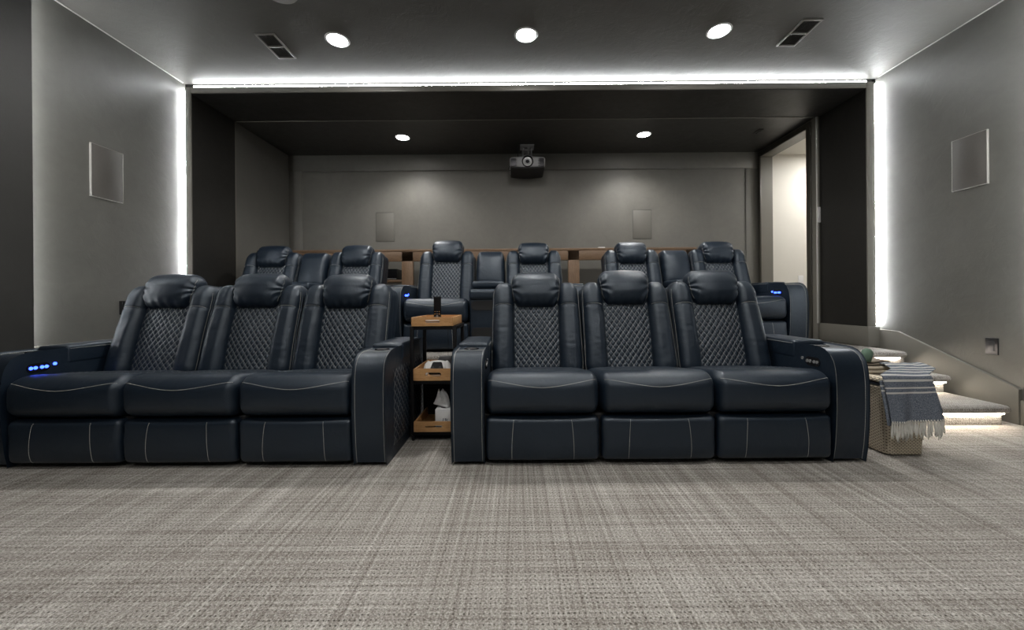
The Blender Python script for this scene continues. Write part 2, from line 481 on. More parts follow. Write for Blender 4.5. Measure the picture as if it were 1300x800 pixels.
# two lower treads to the right, each overhanging its riser
for k, (ny, top) in enumerate(((2.615, .140), (2.975, .276))):
    mb = MB()
    box(mb, (1.95, ny+.042, 0), (3.325, 3.375, top-.05))
    rbox(mb, (1.93, ny, top-.052), (3.352, 3.375, top), (.022, .026, .025), 4)
    o = struct('stair_step', mb, M['stair_carpet'])
# portal between the two levels
def trim(n, lo, hi, mat, r=0): return sbox('trim_%d' % n, lo, hi, mat, r)
mb = MB()
box(mb, (-3.165, 3.70, ZP), (-3.112, 4.27, 2.885)); box(mb, (3.354, 3.70, ZP), (3.43, 4.27, 2.885))
box(mb, (-3.165, 3.70, 2.885), (3.43, 4.27, 2.945))
box(mb, (-3.30, 3.72, 0), (-3.165, 4.27, 3.0)); box(mb, (3.43, 3.72, 0), (3.60, 4.27, 3.0)); box(mb, (-3.3, 3.72, 2.945), (3.6, 4.27, 3.05))
struct('trim_1', mb, M['plaster_dark'], flat=True)
mb = MB()
rbox(mb, (-3.165, 3.688, ZP), (-3.108, 3.702, 2.945), .003, 1)
rbox(mb, (3.350, 3.688, ZP), (3.43, 3.702, 2.945), .003, 1)
rbox(mb, (-3.108, 3.688, 2.889), (3.350, 3.702, 2.945), .003, 1)
struct('trim_2', mb, M['trim'])
mb = MB()   # pale edge where the rear room begins
rbox(mb, (-3.122, 4.268, ZP), (-3.106, 4.276, ZB), .001, 1); rbox(mb, (-3.106, 4.268, ZB-.007), (3.33, 4.276, ZB), .001, 1)
struct('trim_7', mb, M['trim'])
mb = MB()   # base blocks around the right jamb
rbox(mb, (3.335, 3.672, ZP), (3.448, 4.285, .605), .004, 1)
rbox(mb, (-3.182, 3.672, ZP), (-3.093, 4.285, .605), .004, 1)
struct('baseboard_portal', mb, M['trim'])
# side baseboards
mb = MB(); rbox(mb, (XL-.01, 2.46, 0), (XL+.022, 3.69, .607), .004, 1)
struct('baseboard_left', mb, M['trim'])
mb = MB()
pts = [(3.70, 0), (3.70, .582), (3.50, .575), (2.665, .252), (2.655, .244), (2.655, 0)]
extrude_profile(mb, pts, XR-.024, XR+.01, .004, 2)
rbox(mb, (XR-.014, 2.45, 0), (XR+.01, 2.655, .17), .003, 1)
struct('baseboard_right', mb, M['trim'])
# pale bead in the wall and ceiling joint
mb = MB(); rbox(mb, (XL, 2.46, ZC-.006), (XL+.010, 3.69, ZC), .002, 1); struct('trim_3', mb, M['bead'])
mb = MB(); rbox(mb, (XR-.010, 2.46, ZC-.006), (XR, 3.69, ZC), .002, 1); struct('trim_4', mb, M['bead'])
# rear room
ZB = 2.885; YB = 5.30; XBR = 3.315
sbox('ceiling_rear', (-3.3, 4.27, ZB), (3.5, YB+.15, ZB+.1), M['dark_ceiling'])
mb = MB(); box(mb, (-3.3, 4.27, 0), (-3.120, YB+.1, ZB)); struct('wall_rear_left', mb, M['plaster'], flat=True)
mb = MB(); box(mb, (-3.3, YB, 0), (XBR+.2, YB+.12, ZB))
rbox(mb, (-3.12, YB-.018, 2.665), (XBR, YB+.01, ZB), .004, 1)
rbox(mb, (-3.12, YB-.012, ZP), (-2.94, YB+.01, 2.665), .003, 1)
rbox(mb, (3.14, YB-.012, ZP), (XBR, YB+.01, 2.665), .003, 1)
struct('wall_back', mb, M['back_wall'])
mb = MB()
box(mb, (XBR, 4.27, 0), (XBR+.16, 4.40, ZB)); box(mb, (XBR, 5.24, 0), (XBR+.16, YB, ZB)); box(mb, (XBR, 4.40, 2.80), (XBR+.16, 5.24, ZB))
struct('wall_rear_right', mb, M['trim'], flat=True)
mb = MB()   # casing of the doorway
rbox(mb, (XBR-.016, 4.335, ZP), (XBR+.002, 4.40, 2.865), .003, 1)
rbox(mb, (XBR-.016, 5.235, ZP), (XBR+.002, 5.28, 2.865), .003, 1)
rbox(mb, (XBR-.016, 4.40, 2.80), (XBR+.002, 5.235, 2.865), .003, 1)
struct('trim_5', mb, M['casing_dark'])
mb = MB(); rbox(mb, (XBR-.004, 4.262, ZP+.19), (XBR+.020, 4.272, ZB), .002, 1); struct('trim_6', mb, M['bead'])
# white hallway beyond the doorway
mb = MB()
box(mb, (XBR+.16, YB, 0), (5.6, YB+.12, 2.85)); box(mb, (5.5, 3.8, 0), (5.6, YB, 2.85)); box(mb, (XBR+.16, 3.76, 0), (5.6, 3.80, 2.85))
struct('wall_hall', mb, M['hall'], flat=True)
sbox('ceiling_hall', (XBR+.16, 3.76, 2.85), (5.6, YB+.12, 2.9), M['hall'])
sbox('baseboard_hall', (XBR+.16, YB-.014, ZP), (5.5, YB, ZP+.13), M['hall'])

# ------------------------------------------------------------------ recessed lights and cove strips
def can(x, y, z, mat, label, group='recessed ceiling lights'):
    e = empty('recessed_light', (x, y, z), label, 'ceiling light', group)
    mb = MB(); lathe(mb, [(.092, 0), (.094, -.002), (.090, -.006), (.078, -.008), (.073, -.004), (.073, 0)], n=40)
    link('trim_ring', mb.mesh('can_ring', M['white_plastic']), e)
    mb = MB(); lathe(mb, [(.073, -.001), (.072, -.0045), (.0001, -.0055)], n=32)
    link('lamp', mb.mesh('can_lamp', mat), e)
    return e
can(-1.430, 3.10, ZC, M['can_glow'], 'left recessed light of the front row, beside the left ceiling vent')
can(.085, 3.06, ZC, M['can_glow'], 'middle recessed light of the front row of three')
can(1.60, 3.03, ZC, M['can_glow'], 'right recessed light of the front row, beside the right ceiling vent')
for y in (1.05, -1.0):  # unseen lamps, added to brighten the front floor and sofas
    for x in (-1.45, .085, 1.6):
        can(x, y, ZC, M['can_added'], 'added recessed ceiling light over the front floor, out of frame')
can(-1.39, 4.72, ZB, M['can_dim'], 'left recessed light in the dark rear ceiling', 'rear ceiling lights')
can(1.55, 4.69, ZB, M['can_dim'], 'right recessed light in the dark rear ceiling', 'rear ceiling lights')
for x, y in ((-1.39, 4.72), (1.55, 4.69)):
    ld = bpy.data.lights.new('rear_spot', 'SPOT'); ld.energy = 75; ld.spot_size = math.radians(138); ld.spot_blend = .7; ld.shadow_soft_size = .05; ld.color = (1, .97, .93)
    lo_ = bpy.data.objects.new('rear_spot', ld); COL.objects.link(lo_); lo_.location = (x, y, ZB-.02)
for x, y in ((4.3, 4.7),):
    can(x, y, 2.85, M['hall_glow'], 'recessed light in the white hallway ceiling', 'hallway lights')
def strip(lo, hi, mat, label, group='cove light strips'):
    mb = MB(); box(mb, lo, hi)
    return link('light_strip', mb.mesh('light_strip', mat, flat=True), label=label, cat='light strip', group=group)
strip((-3.09, 3.700, 2.950), (3.36, 3.715, 2.962), M['led_top'], 'long cool white light strip glowing along the ceiling over the portal')
strip((XL+.009, 3.700, .62), (XL+.018, 3.715, 2.93), M['led_cool'], 'vertical cool white light strip between left wall and portal')
strip((XR-.024, 3.700, .62), (XR-.013, 3.715, 2.93), M['led_cool'], 'vertical cool white light strip between right wall and portal')
strip((-3.16, 2.4505, .62), (-3.145, 2.456, 2.97), M['led_near'], 'vertical light strip behind the edge of the near left dark panel')
strip((3.41, 2.4505, .62), (3.425, 2.456, 2.97), M['led_near'], 'vertical light strip behind the edge of the near right panel')
for ny, top, nm in ((2.615, .140, 'lowest'), (2.975, .276, 'middle'), (3.335, ZP, 'top')):
    strip((1.98, ny+.028, top-.062), (3.33, ny+.040, top-.053), M['led_warm'], 'warm light strip tucked under the nosing of the %s step' % nm, 'stair light strips')

# ------------------------------------------------------------------ sofas
W = .621; AW = .177
L, T, Q = M['leather'], M['thread'], M['quilt']
def gather(p, seed, amp=.0025, f=26):
    return amp * noise.noise(Vector((p[0]*f*.35 + seed, p[1]*f, p[2]*f)))
def cushion_mesh(w=W, seed=0):
    lo, hi = (.003, -.012, .268), (w-.003, .60, .492)
    cx = w/2; hw = w/2
    def df(p):
        x, y, z = p; u = (x-cx)/hw; s = max(0, 1-abs(u)**3)
        t = (z-.268)/.224
        y2 = y - (.020*s*math.sin(PI*min(max(t, 0), 1))*max(0, 1-y/.25) if y < .25 else 0)
        z2 = z + (.003*s - .145*max(0, y-.10)) * min(1, max(0, t))
        # soft dip in front of the stitched seam
        edge = max(0, (abs(u)-.72)/.28)
        z2 += gather((x, y, z), seed+3, .0035*edge, 30)
        y2 += gather((z, x, y), seed+9, .0035*edge, 34)
        y2 += .0022*noise.noise(Vector((x*9+seed, z*7, y*6)))
        return Vector((x, y2, z2))
    mb = MB()
    S = rbox(mb, lo, hi, (.045, .085, .072), 6, (26, 16, 8), df)
    pts = []
    for i in range(61):
        u = -1 + 2*i/60; x = cx + u*(hw-.012)
        dip = (1-abs(u)**1.6)
        z = .478 - .052*dip if abs(u) < 1 else .478
        pts.append(S((x, lo[1], z), .0012))
    dashes(mb, pts)
    me = mb.mesh('seat_cushion', [L, T])
    # quilted rear insert
    mb = MB()
    q0, q1 = .17, .60
    def fn(uu, vv):
        x = .05 + uu*(w-.10); y = q0 + vv*(q1-q0)
        a = x/.036; c = y/.040
        hgt = .0055*math.sqrt(abs(math.sin(PI*(a+c))*math.sin(PI*(a-c))))
        e = min(uu, 1-uu, vv*1.0)*12; hgt *= min(1, e)
        return S((x, y, hi[2]), .0012) + Vector((0, 0, hgt))
    grid(mb, 70, 56, fn, uvf=lambda uu, vv: ((.05+uu*(w-.10))/.036, (q0+vv*(q1-q0))/.040))
    return me, mb.mesh('seat_quilt', [Q])
def footrest_mesh(w=W, seed=0):
    lo, hi = (.006, .0, .026), (w-.006, .10, .262)
    cx = w/2; hw = w/2
    def df(p):
        x, y, z = p; u = (x-cx)/hw; s = max(0, 1-abs(u)**4); t = (z-.026)/.236
        y2 = y
        if y < .05:
            y2 -= .012*s*math.sin(PI*min(max(t*.9+.08, 0), 1))
            y2 += .006*max(0, -(t-.2))*0
            edge = max(0, (abs(u)-.70)/.30)
            y2 += gather((x, z, y), seed+21, .0045*edge + .0015, 16)
        # lower edge tucks under a little
        y2 += .018*max(0, .35-t)**2*4 if y < .05 else 0
        return Vector((x, y2, z))
    mb = MB()
    S = rbox(mb, lo, hi, (.03, .03, .028), 4, (24, 2, 12), df)
    for sx in (-1, 1):
        pts = []
        for i in range(25):
            t = i/24; z = .032 + t*.226
            x = cx + sx*(.165 - .010*(t-.1)**2*1.5) 
            pts.append(S((x, lo[1], z), .0012))
        dashes(mb, pts)
    return mb.mesh('footrest', [L, T])
LEAN = .315
def lean(x, d, s):
    k = max(0, s-.80)
    return Vector((x, .505 + (s-.45)*LEAN + d - .25*k*k, s - d*.12))
def bolster_mesh(seed=0, mirror=False):
    lo, hi = (.0, -.047, .37), (.156, .16, 1.012)
    def df(p):
        x, d, s = p
        t = (s-.42)/.58
        # taper to the top, fuller towards the lumbar
        xx = .004 + .010*max(t, 0) + x*(1-.07*max(t, 0))
        bul = .010*math.sin(PI*min(1, max(0, t+.15)))
        dd = d - (bul if d < .05 else 0)
        crease = math.exp(-((s-.842-.012*math.sin(PI*x/.156))/.009)**2)
        if d < .08: dd += .006*crease
        if d < .08: dd += .0035*noise.noise(Vector((x*14+seed, s*10, 1.7))) + .0015*noise.noise(Vector((x*20, s*48+seed, 4)))
        return lean(xx, dd, s)
    mb = MB()
    S = rbox(mb, lo, hi, (.062, .075, .10), 7, (4, 3, 64), df)
    for dz in (.006,):
        pts = [S((x, lo[1], .842+dz+(.012*math.sin(PI*x/.156))), .0012) for x in [.0+.156*i/16 for i in range(17)]]
        dashes(mb, pts)
    pts = [S((lo[0]+.002, lo[1]+.045, .42+.55*i/50), .0015) for i in range(51)]
    dashes(mb, pts)
    # piping welt along the outer edge
    pts = [S((lo[0], lo[1]+.062, .42+.55*i/40), .0008) for i in range(41)]
    tube(mb, pts, .0032, 6)
    if mirror:
        mb.mirror_x(); mb.v = [(x+W, y, z) for x, y, z in mb.v]
    return mb.mesh('bolster', [L, T])
def quilt_mesh():
    mb = MB(); PX, PS = .0362, .0475
    x0, x1, s0, s1 = W/2-5*PX, W/2+5*PX, .4275, .4275+10.5*PS
    def fn(u, v):
        x = x0+u*(x1-x0); s = s0+v*(s1-s0)
        a = (x-W/2)/PX; c = s/PS
        h = .0068*math.sqrt(abs(math.sin(PI*(a+c))*math.sin(PI*(a-c))))
        uu = (x-W/2)/(.165)
        d = .018 - .016*(1-uu*uu) - .010*math.sin(PI*v) - h
        return lean(x, d, s)
    grid(mb, 120, 126, fn, uvf=lambda u, v: ((x0+u*(x1-x0)-W/2)/PX, (s0+v*(s1-s0))/PS))
    return mb.mesh('quilted_panel', [Q], angle=60)
def headrest_mesh(seed=0):
    hw = .178; lo, hi = (W/2-hw, -.062, .852), (W/2+hw, .11, 1.092)
    cx = W/2
    def df(p):
        x, d, s = p; u = (x-cx)/hw; t = (s-.852)/.24
        w = .86 + .14*min(1, max(0, t*1.3))            # narrower at the chin
        if t > .75: w -= .10*((t-.75)/.25)**2
        xx = cx + (x-cx)*w
        dd = d
        if d < .05:
            dd -= .030*(1-u*u)*math.sin(PI*min(1, max(0, t*.8+.12)))
            edge = max(0, (abs(u)-.45)/.55)
            # pleats fanning from the lower corners
            ang = math.atan2((t-.55), (1.15-abs(u)))
            dd += .0075*edge**1.4*math.sin(ang*13+seed*1.3 + (2 if u > 0 else 0))*(1 if t < .85 else .3)
            low = max(0, (.35-t)/.35)
            dd += .0040*low*math.sin(u*17+seed)
        ss = s + .008*(1-u*u)*(1 if t > .6 else 0)
        return lean(xx, dd, ss) + Vector((0, .02*max(0, t), 0))
    mb = MB()
    S = rbox(mb, lo, hi, (.045, .085, .095), 7, (34, 3, 18), df)
    for sx, xx in ((-1, lo[0]), (1, hi[0])):
        pts = [S((xx, lo[1]+.030, .875+.20*i/24), .0012) for i in range(25)]
        dashes(mb, pts)
    return mb.mesh('headrest', [L, T])
def shell_mesh(w=W):
    mb = MB()
    rbox(mb, (.012, .07, .26), (w-.012, .215, .985), (.03, .05, .06), 4, (4, 2, 14), lambda p: lean(p[0], p[1], p[2]))
    return mb.mesh('backrest', [L])
CONT = [(.024, .022), (.012, .10), (.004, .20), (.000, .30), (.000, .42), (.003, .465), (.009, .508), (.020, .545), (.038, .573), (.065, .592), (.098, .602), (.140, .605),
        (.30, .606), (.80, .606), (.86, .597), (.885, .57), (.89, .52), (.89, .022)]
def arm_mesh(mirror):
    """right arm: x from 0 (inner) to AW (outer)"""
    mb = MB()
    extrude_profile(mb, CONT, 0, AW, .014, 4)
    def path(x, off=.001):
        out = []
        for i in range(0, 12):
            a = Vector(CONT[max(i-1, 0)]); c = Vector(CONT[i+1]); t = (c-a).normalized()
            q = Vector(CONT[i]) + Vector((-t.y, t.x))*off
            out.append((x, q.x, q.y))
        out.append((x, .26, .607)); return out
    dashes(mb, path(.013)); dashes(mb, path(AW-.013))
    dashes(mb, [(x, .138, .6065) for x in [.013+(AW-.026)*i/8 for i in range(9)]])
    if mirror: mb.mirror_x()
    return mb.mesh('armrest', [L, T])
def lid_mesh(mirror):
    mb = MB()
    rbox(mb, (-.004, .285, .520), (AW+.004, .70, .630), (.016, .022, .022), 4, (2, 4, 1),
         lambda p: Vector((p.x, p.y, p.z + (.004 if p.z > .6 else 0)*math.sin(PI*min(1, max(0, p.x/AW))))))
    dashes(mb, [(-.0045, .305+.37*i/20, .613) for i in range(21)])
    if mirror: mb.mirror_x()
    return mb.mesh('storage_lid', [L, T])
def side_quilt(mirror):
    mb = MB()
    P = .052
    def fn(u, v):
        y = .13+u*.66; z = .07+v*.43
        a = y/P; c = z/P
        h = .009*math.sqrt(abs(math.sin(PI*(a+c))*math.sin(PI*(a-c))))
        e = min(1, min(u, 1-u)*20, min(v, 1-v)*14)
        return (AW + .001 + h*e, y, z)
    grid(mb, 110, 80, fn, uvf=lambda u, v: ((.13+u*.66)/P, (.07+v*.43)/P))
    if mirror: mb.mirror_x()
    return mb.mesh('side_quilting', [Q])
def cup_mesh(mirror):
    mb = MB()
    lathe(mb, [(.030, .002), (.036, .004), (.041, .003), (.043, 0), (.043, -.004)], (AW/2, .205, .606), 32)
    lathe(mb, [(.030, .0035), (.0001, .001)], (AW/2, .205, .6055), 32, mat=1)
    if mirror: mb.mirror_x()
    return mb.mesh('cup_holder', [M['black_gloss'], M['black_matte']])
def oval(mb, y0, y1, z0, z1, x0, x1, mat=0, n=12):
    r = (z1-z0)/2; zc = (z0+z1)/2; pts = []
    for i in range(n+1):
        a = -PI/2+PI*i/n; pts.append((y1-r+r*math.cos(a), zc+r*math.sin(a)))
    for i in range(n+1):
        a = PI/2+PI*i/n; pts.append((y0+r+r*math.cos(a), zc+r*math.sin(a)))
    m = len(pts)
    vs = [(x0, p[0], p[1]) for p in pts] + [(x1, p[0], p[1]) for p in pts]
    mb.add(vs, [tuple(reversed(range(m)))] + [tuple(range(m, 2*m))] + [(i, (i+1) % m, m+(i+1) % m, m+i) for i in range(m)], mat)
def panel_mesh():
    mb = MB()
    oval(mb, .094, .202, .500, .550, -.004, .002)
    return mb.mesh('control_panel', [M['black_gloss']], angle=30)
def button_mesh(lit):
    mb = MB()
    rot = Matrix.Rotation(-PI/2, 4, 'Y')
    lathe(mb, [(.0048, .0045), (.0060, .0052), (.0085, .0050), (.0090, .003), (.0090, 0)], n=20, xf=rot, mat=0)
    lathe(mb, [(.0048, .0040), (.0001, .0040)], n=20, xf=rot, mat=1)
    return mb.mesh('button_lit' if lit else 'button', [M['blue_led'] if lit else M['grey_button'], M['black_matte'] if lit else M['black_matte']])

seat_vars = [cushion_mesh(seed=s) for s in (0, 11, 23)]
foot_vars = [footrest_mesh(seed=s) for s in (0, 5, 9)]
bol_l = [bolster_mesh(s) for s in (0, 7)]; bol_r = [bolster_mesh(s, True) for s in (3, 12)]
qm = quilt_mesh(); head_vars = [headrest_mesh(s) for s in (0, 2.1, 4.4)]; shell = shell_mesh()
arm_r, arm_l = arm_mesh(False), arm_mesh(True)
lid_r, lid_l = lid_mesh(False), lid_mesh(True)
sq_r, sq_l = side_quilt(False), side_quilt(True)
cup_r, cup_l = cup_mesh(False), cup_mesh(True)
pan = panel_mesh(); btn = {True: button_mesh(True), False: button_mesh(False)}

def base_mesh(w):
    mb = MB()
    rbox(mb, (.03, .06, .02), (w-.03, .86, .268), .01, 2)
    for x in (.08, w-.08):
        for y in (.12, .80): box(mb, (x-.03, y-.03, 0), (x+.03, y+.03, .021), 1)
    return mb.mesh('base_frame', [M['black_matte'], M['black_matte']], flat=True)
def console_parts(root, x):
    cw = .33
    # body: stacked rounded blocks with two black bays
    mb = MB()
    rbox(mb, (x+.004, .03, .025), (x+cw-.004, .62, .50), (.02, .03, .02), 4, (2, 2, 6))
    rbox(mb, (x+.004, .005, .475), (x+cw-.004, .62, .578), (.03, .04, .035), 5, (4, 2, 2))
    link('console_body', mb.mesh('console_body', [L]), root)
    for z0, z1 in ((.385, .468), (.130, .222)):
        mb = MB()
        m2 = MB(); oval(m2, .0, cw-.05, z0, z1, 0, .012)
        vs = [(x+.025+p[1], .024+(-p[0]+.012)*.9, p[2]) for p in m2.v]
        mb.add(vs, m2.f)
        link('storage_bay', mb.mesh('storage_bay', [M['black_matte']], angle=30), root)
    mb = MB()
    rbox(mb, (x+.006, .24, .585), (x+cw-.006, .60, .660), (.02, .03, .03), 5, (6, 4, 1),
         lambda p: Vector((p.x, p.y, p.z+.006*math.sin(PI*min(1, max(0, (p.x-x)/cw))))))
    link('console_lid', mb.mesh('console_lid', [L]), root)
    mb = MB()
    def df(p):
        u = (p.x-x-cw/2)/(cw/2); t = (p.z-.62)/.41
        d = p.y - (.035*(1-u*u)*math.sin(PI*min(1, max(0, t+.1))) if p.y < .06 else 0)
        if p.y < .06: d += .006*max(0, abs(u)-.5)*math.sin(t*30+u*3)
        return lean(x+cw/2+(p.x-x-cw/2)*(1-.07*max(0, t)), d, p.z)
    rbox(mb, (x+.004, -.04, .60), (x+cw-.004, .19, 1.005), (.05, .08, .09), 6, (14, 3, 18), df)
    link('console_backrest', mb.mesh('console_backrest', [L]), root)
def arm(root, x, right, lit, controls=True):
    a = link('armrest', arm_r if right else arm_l, root, (x, 0, 0))
    link('storage_lid', lid_r if right else lid_l, a)
    link('cup_holder', cup_r if right else cup_l, a, )
    link('side_quilting', sq_r if right else sq_l, a)
    cp = link('control_panel', pan, root, (x, 0, 0))
    if not right: cp.rotation_euler = (0, 0, 0); cp.scale = (-1, 1, 1)
    ys = (.112, .133, .163, .184)
    for y in ys:
        b = link('button', btn[lit], cp, (-.003, y, .525))
        if lit: b['label'] = 'button glowing blue'
    b = link('button', btn[lit], cp, (.001, .228, .534))
    if lit: b['label'] = 'button glowing blue'
def seat(root, x, k, dz=0):
    c, q = seat_vars[k % 3]
    cu = link('seat_cushion', c, root, (x, 0, 0)); link('quilted_insert', q, cu)
    link('footrest', foot_vars[k % 3], root, (x, 0, 0))
    sh = link('backrest', shell, root, (x, 0, 0))
    link('bolster', bol_l[k % 2], sh); link('bolster', bol_r[k % 2], sh); link('quilted_panel', qm, sh)
    link('headrest', head_vars[k % 3], root, (x, dz*.3-.004, dz-.012))
def sofa(name, x, y, z, layout, label, group, lits, sx=1.0, heads=(0, 0, 0), k0=0):
    root = empty(name, (x, y, z), label, 'sofa', group); root.scale = (sx, 1, 1)
    cx = AW; k = k0; total = 2*AW + sum(W if c == 's' else .33 for c in layout)
    link('base_frame', base_mesh(total), root)
    i = 0
    for c in layout:
        if c == 's': seat(root, cx, k, heads[i]); cx += W; k += 1; i += 1
        else: console_parts(root, cx); cx += .33
    arm(root, AW, False, lits[0]); arm(root, cx, True, lits[1])
    return root
FY = 2.052
SL = sofa('reclining_sofa', -2.923, FY+.008, 0, 'sss', 'front left three-seat navy leather reclining sofa with glowing blue buttons', 'front row sofas', (True, False), heads=(.006, .006, -.004))
sofa('reclining_sofa', -.359, FY, 0, 'sss', 'front right three-seat navy leather reclining sofa with unlit buttons, beside the wicker basket', 'front row sofas', (False, False), k0=1, heads=(-.004, .008, .004))
SL.rotation_euler = (0, 0, -math.radians(.2))
BY = 3.515
sofa('reclining_loveseat', -3.105, BY, ZP, 'scs', 'rear left navy leather reclining loveseat behind the front left sofa', 'rear row loveseats', (False, False), .955)
sofa('reclining_loveseat', -1.232, BY, ZP, 'scs', 'rear middle navy leather reclining loveseat with console, behind the tray cart', 'rear row loveseats', (True, False), .98, heads=(.045, .012, 0), k0=1)
sofa('reclining_loveseat', .757, BY, ZP, 'scs', 'rear right navy leather reclining loveseat beside the doorway', 'rear row loveseats', (False, True), .98, heads=(.01, .01, 0), k0=2)

# ------------------------------------------------------------------ bar counter behind the rear row
bar = empty('bar_counter', (0, 4.62, ZP), 'long smoked wood bar counter with open bays behind the rear loveseats', 'bar counter')
H = 1.502-ZP; X0, X1 = -3.112, 2.15; S1, S2 = -1.25, .61
def bpart(name, lo, hi, mat='bar_wood', r=.003):
    mb = MB(); rbox(mb, lo, hi, r, 1); return link(name, mb.mesh(name, M[mat]), bar)
bpart('counter_top', (X0, 0, H-.03), (X1, .42, H))
bpart('front_rail', (X0, .004, H-.145), (S1-.001, .045, H-.031))
bpart('front_rail', (S1+.001, .004, H-.145), (S2-.001, .045, H-.031))
bpart('front_rail', (S2+.001, .004, H-.145), (X1, .045, H-.031))
for a, b_ in ((X0, X0+.09), (S1-.135, S1-.001), (S2+.001, S2+.135), (X1-.13, X1)):
    bpart('post', (a, .004, 0), (b_, .40, H-.031) if a in (X0, X1-.13) else (b_, .06, H-.031), 'bar_wood_v')
bpart('shelf', (X0+.09, .07, .70), (S1-.14, .38, .73))
mb = MB(); rbox(mb, (-.13, -.12, 0), (.13, .12, .135), .006, 2); box(mb, (-.12, -.124, .012), (.12, -.119, .018), 1)
link('stereo_receiver', mb.mesh('stereo_receiver', [M['black_gloss'], M['silver_plastic']]), loc=(-1.60, 4.62+.22, ZP+.73), label='black boxy stereo unit on the shelf inside the wood bar counter', cat='stereo')
mb = MB(); rbox(mb, (-.04, -.03, 0), (.04, .03, .012), .003, 1)
link('coaster', mb.mesh('coaster', [M['card']]), loc=(1.02, 4.68, 1.502), label='small pale coaster lying on the bar counter above the rear right loveseat', cat='coaster')

# ------------------------------------------------------------------ projector
pj = empty('projector', (.14, 4.86, ZB), 'silver and black video projector hanging from the dark rear ceiling', 'projector')
mb = MB()
def pdf(p):
    u = p.x/.225; return Vector((p.x, p.y - (.035*(1-u*u) if p.y < .1 else 0), p.z + (.02*u*u if p.z < -.28 else -.012*u*u*0)))
rbox(mb, (-.225, .02, -.335), (.225, .42, -.19), (.03, .03, .03), 4, (10, 4, 3), pdf, mat=0)
link('housing', mb.mesh('projector_housing', [M['silver_plastic']]), pj)
mb = MB(); rbox(mb, (-.218, .025, -.350), (.218, .415, -.325), (.02, .02, .008), 3, (10, 3, 1), pdf)
link('underside', mb.mesh('projector_underside', [M['black_matte']]), pj, label='black underside of the projector')
mb = MB(); rx = Matrix.Translation((0, -.012, -.262)) @ Matrix.Rotation(PI/2, 4, 'X')
lathe(mb, [(.070, -.02), (.072, .012), (.064, .016), (.058, .004), (.056, -.002)], n=36, xf=rx, mat=1)
lathe(mb, [(.056, -.001), (.050, .006), (.040, .006), (.030, .0), (.024, .002)], n=36, xf=rx, mat=0)
lathe(mb, [(.024, .002), (.012, .007), (.0001, .009)], n=36, xf=rx, mat=2)
link('lens', mb.mesh('projector_lens', [M['chrome'], M['black_gloss'], M['lens']]), pj)
for sx in (-1, 1):
    mb = MB()
    rbox(mb, (sx*.165-.045, .0, -.315), (sx*.165+.045, .02, -.215), .006, 2)
    for k in range(6): box(mb, (sx*.165-.034, -.004, -.302+k*.014), (sx*.165+.034, .004, -.297+k*.014), 1)
    link('grille', mb.mesh('projector_grille', [M['dark_steel'], M['black_matte']]), pj)
mb = MB()
rbox(mb, (-.09, .10, -.012), (.09, .28, 0), .003, 1); tube(mb, [(0, .19, -.01), (0, .19, -.13)], .022, 16)
rbox(mb, (-.065, .12, -.15), (.065, .26, -.128), .004, 1)
for sx in (-1, 1):
    for yy in (.125, .255): tube(mb, [(sx*.055, yy, -.19), (sx*.055, yy, -.045)], .007, 8); lathe(mb, [(.0001, .01), (.012, .01), (.012, -.01), (.0001, -.01)], (sx*.055, yy, -.05), 10)
rbox(mb, (-.065, .12, -.062), (.065, .26, -.05), .004, 1)
link('ceiling_mount', mb.mesh('projector_mount', [M['silver_plastic']]), pj)
mb = MB(); tube(mb, [(-.12, .16, 0), (-.12, .155, -.08), (-.115, .16, -.195)], .006, 8)
tube(mb, [(-.22, .05, -.30), (-.245, .05, -.33), (-.235, .05, -.355), (-.21, .05, -.35)], .004, 8)
link('cable', mb.mesh('projector_cable', [M['black_matte']]), pj)

# ------------------------------------------------------------------ wall and ceiling fittings
def frame_panel(name, cx, cy, cz, w, h, d, axis, sgn, label, cat, mats, group, lip=.006):
    """flat speaker: grille cloth inside a slim lip; axis x or y is the wall normal"""
    e = empty(name, (cx, cy, cz), label, cat, group)
    def P(lo, hi):
        if axis == 'x':
            a = (min(sgn*lo[2], sgn*hi[2]), lo[0], lo[1]); b = (max(sgn*lo[2], sgn*hi[2]), hi[0], hi[1])
        else:
            a = (lo[0], min(sgn*lo[2], sgn*hi[2]), lo[1]); b = (hi[0], max(sgn*lo[2], sgn*hi[2]), hi[1])
        return a, b
    mb = MB(); a, b = P((-w/2+lip, -h/2+lip, 0), (w/2-lip, h/2-lip, d-.002)); rbox(mb, a, b, .001, 1)
    link('grille', mb.mesh(name+'_grille', [mats[0]]), e)
    mb = MB()
    for lo, hi in (((-w/2, -h/2, 0), (-w/2+lip, h/2, d)), ((w/2-lip, -h/2, 0), (w/2, h/2, d)), ((-w/2+lip, -h/2, 0), (w/2-lip, -h/2+lip, d)), ((-w/2+lip, h/2-lip, 0), (w/2-lip, h/2, d))):
        a, b = P(lo, hi); rbox(mb, a, b, .001, 1)
    link('frame', mb.mesh(name+'_frame', [mats[1]]), e)
    return e
M['spk'] = plain('speaker_cloth', (.088, .082, .075), .8)
M['spk_l'] = plain('speaker_frame', (.24, .23, .21), .5)
M['spk_b'] = plain('rear_speaker_cloth', (.118, .114, .101), .6)
M['spk_bf'] = plain('rear_speaker_frame', (.06, .058, .052), .5)
frame_panel('wall_speaker', XL, 2.995, 1.89, .236, .40, .016, 'x', 1, 'flat rectangular speaker on the left wall', 'speaker', (M['spk'], M['spk_l']), 'side wall speakers', .004)
frame_panel('wall_speaker', XR, 2.945, 1.915, .232, .40, .016, 'x', -1, 'flat rectangular speaker on the right wall', 'speaker', (M['spk'], M['spk_l']), 'side wall speakers', .004)
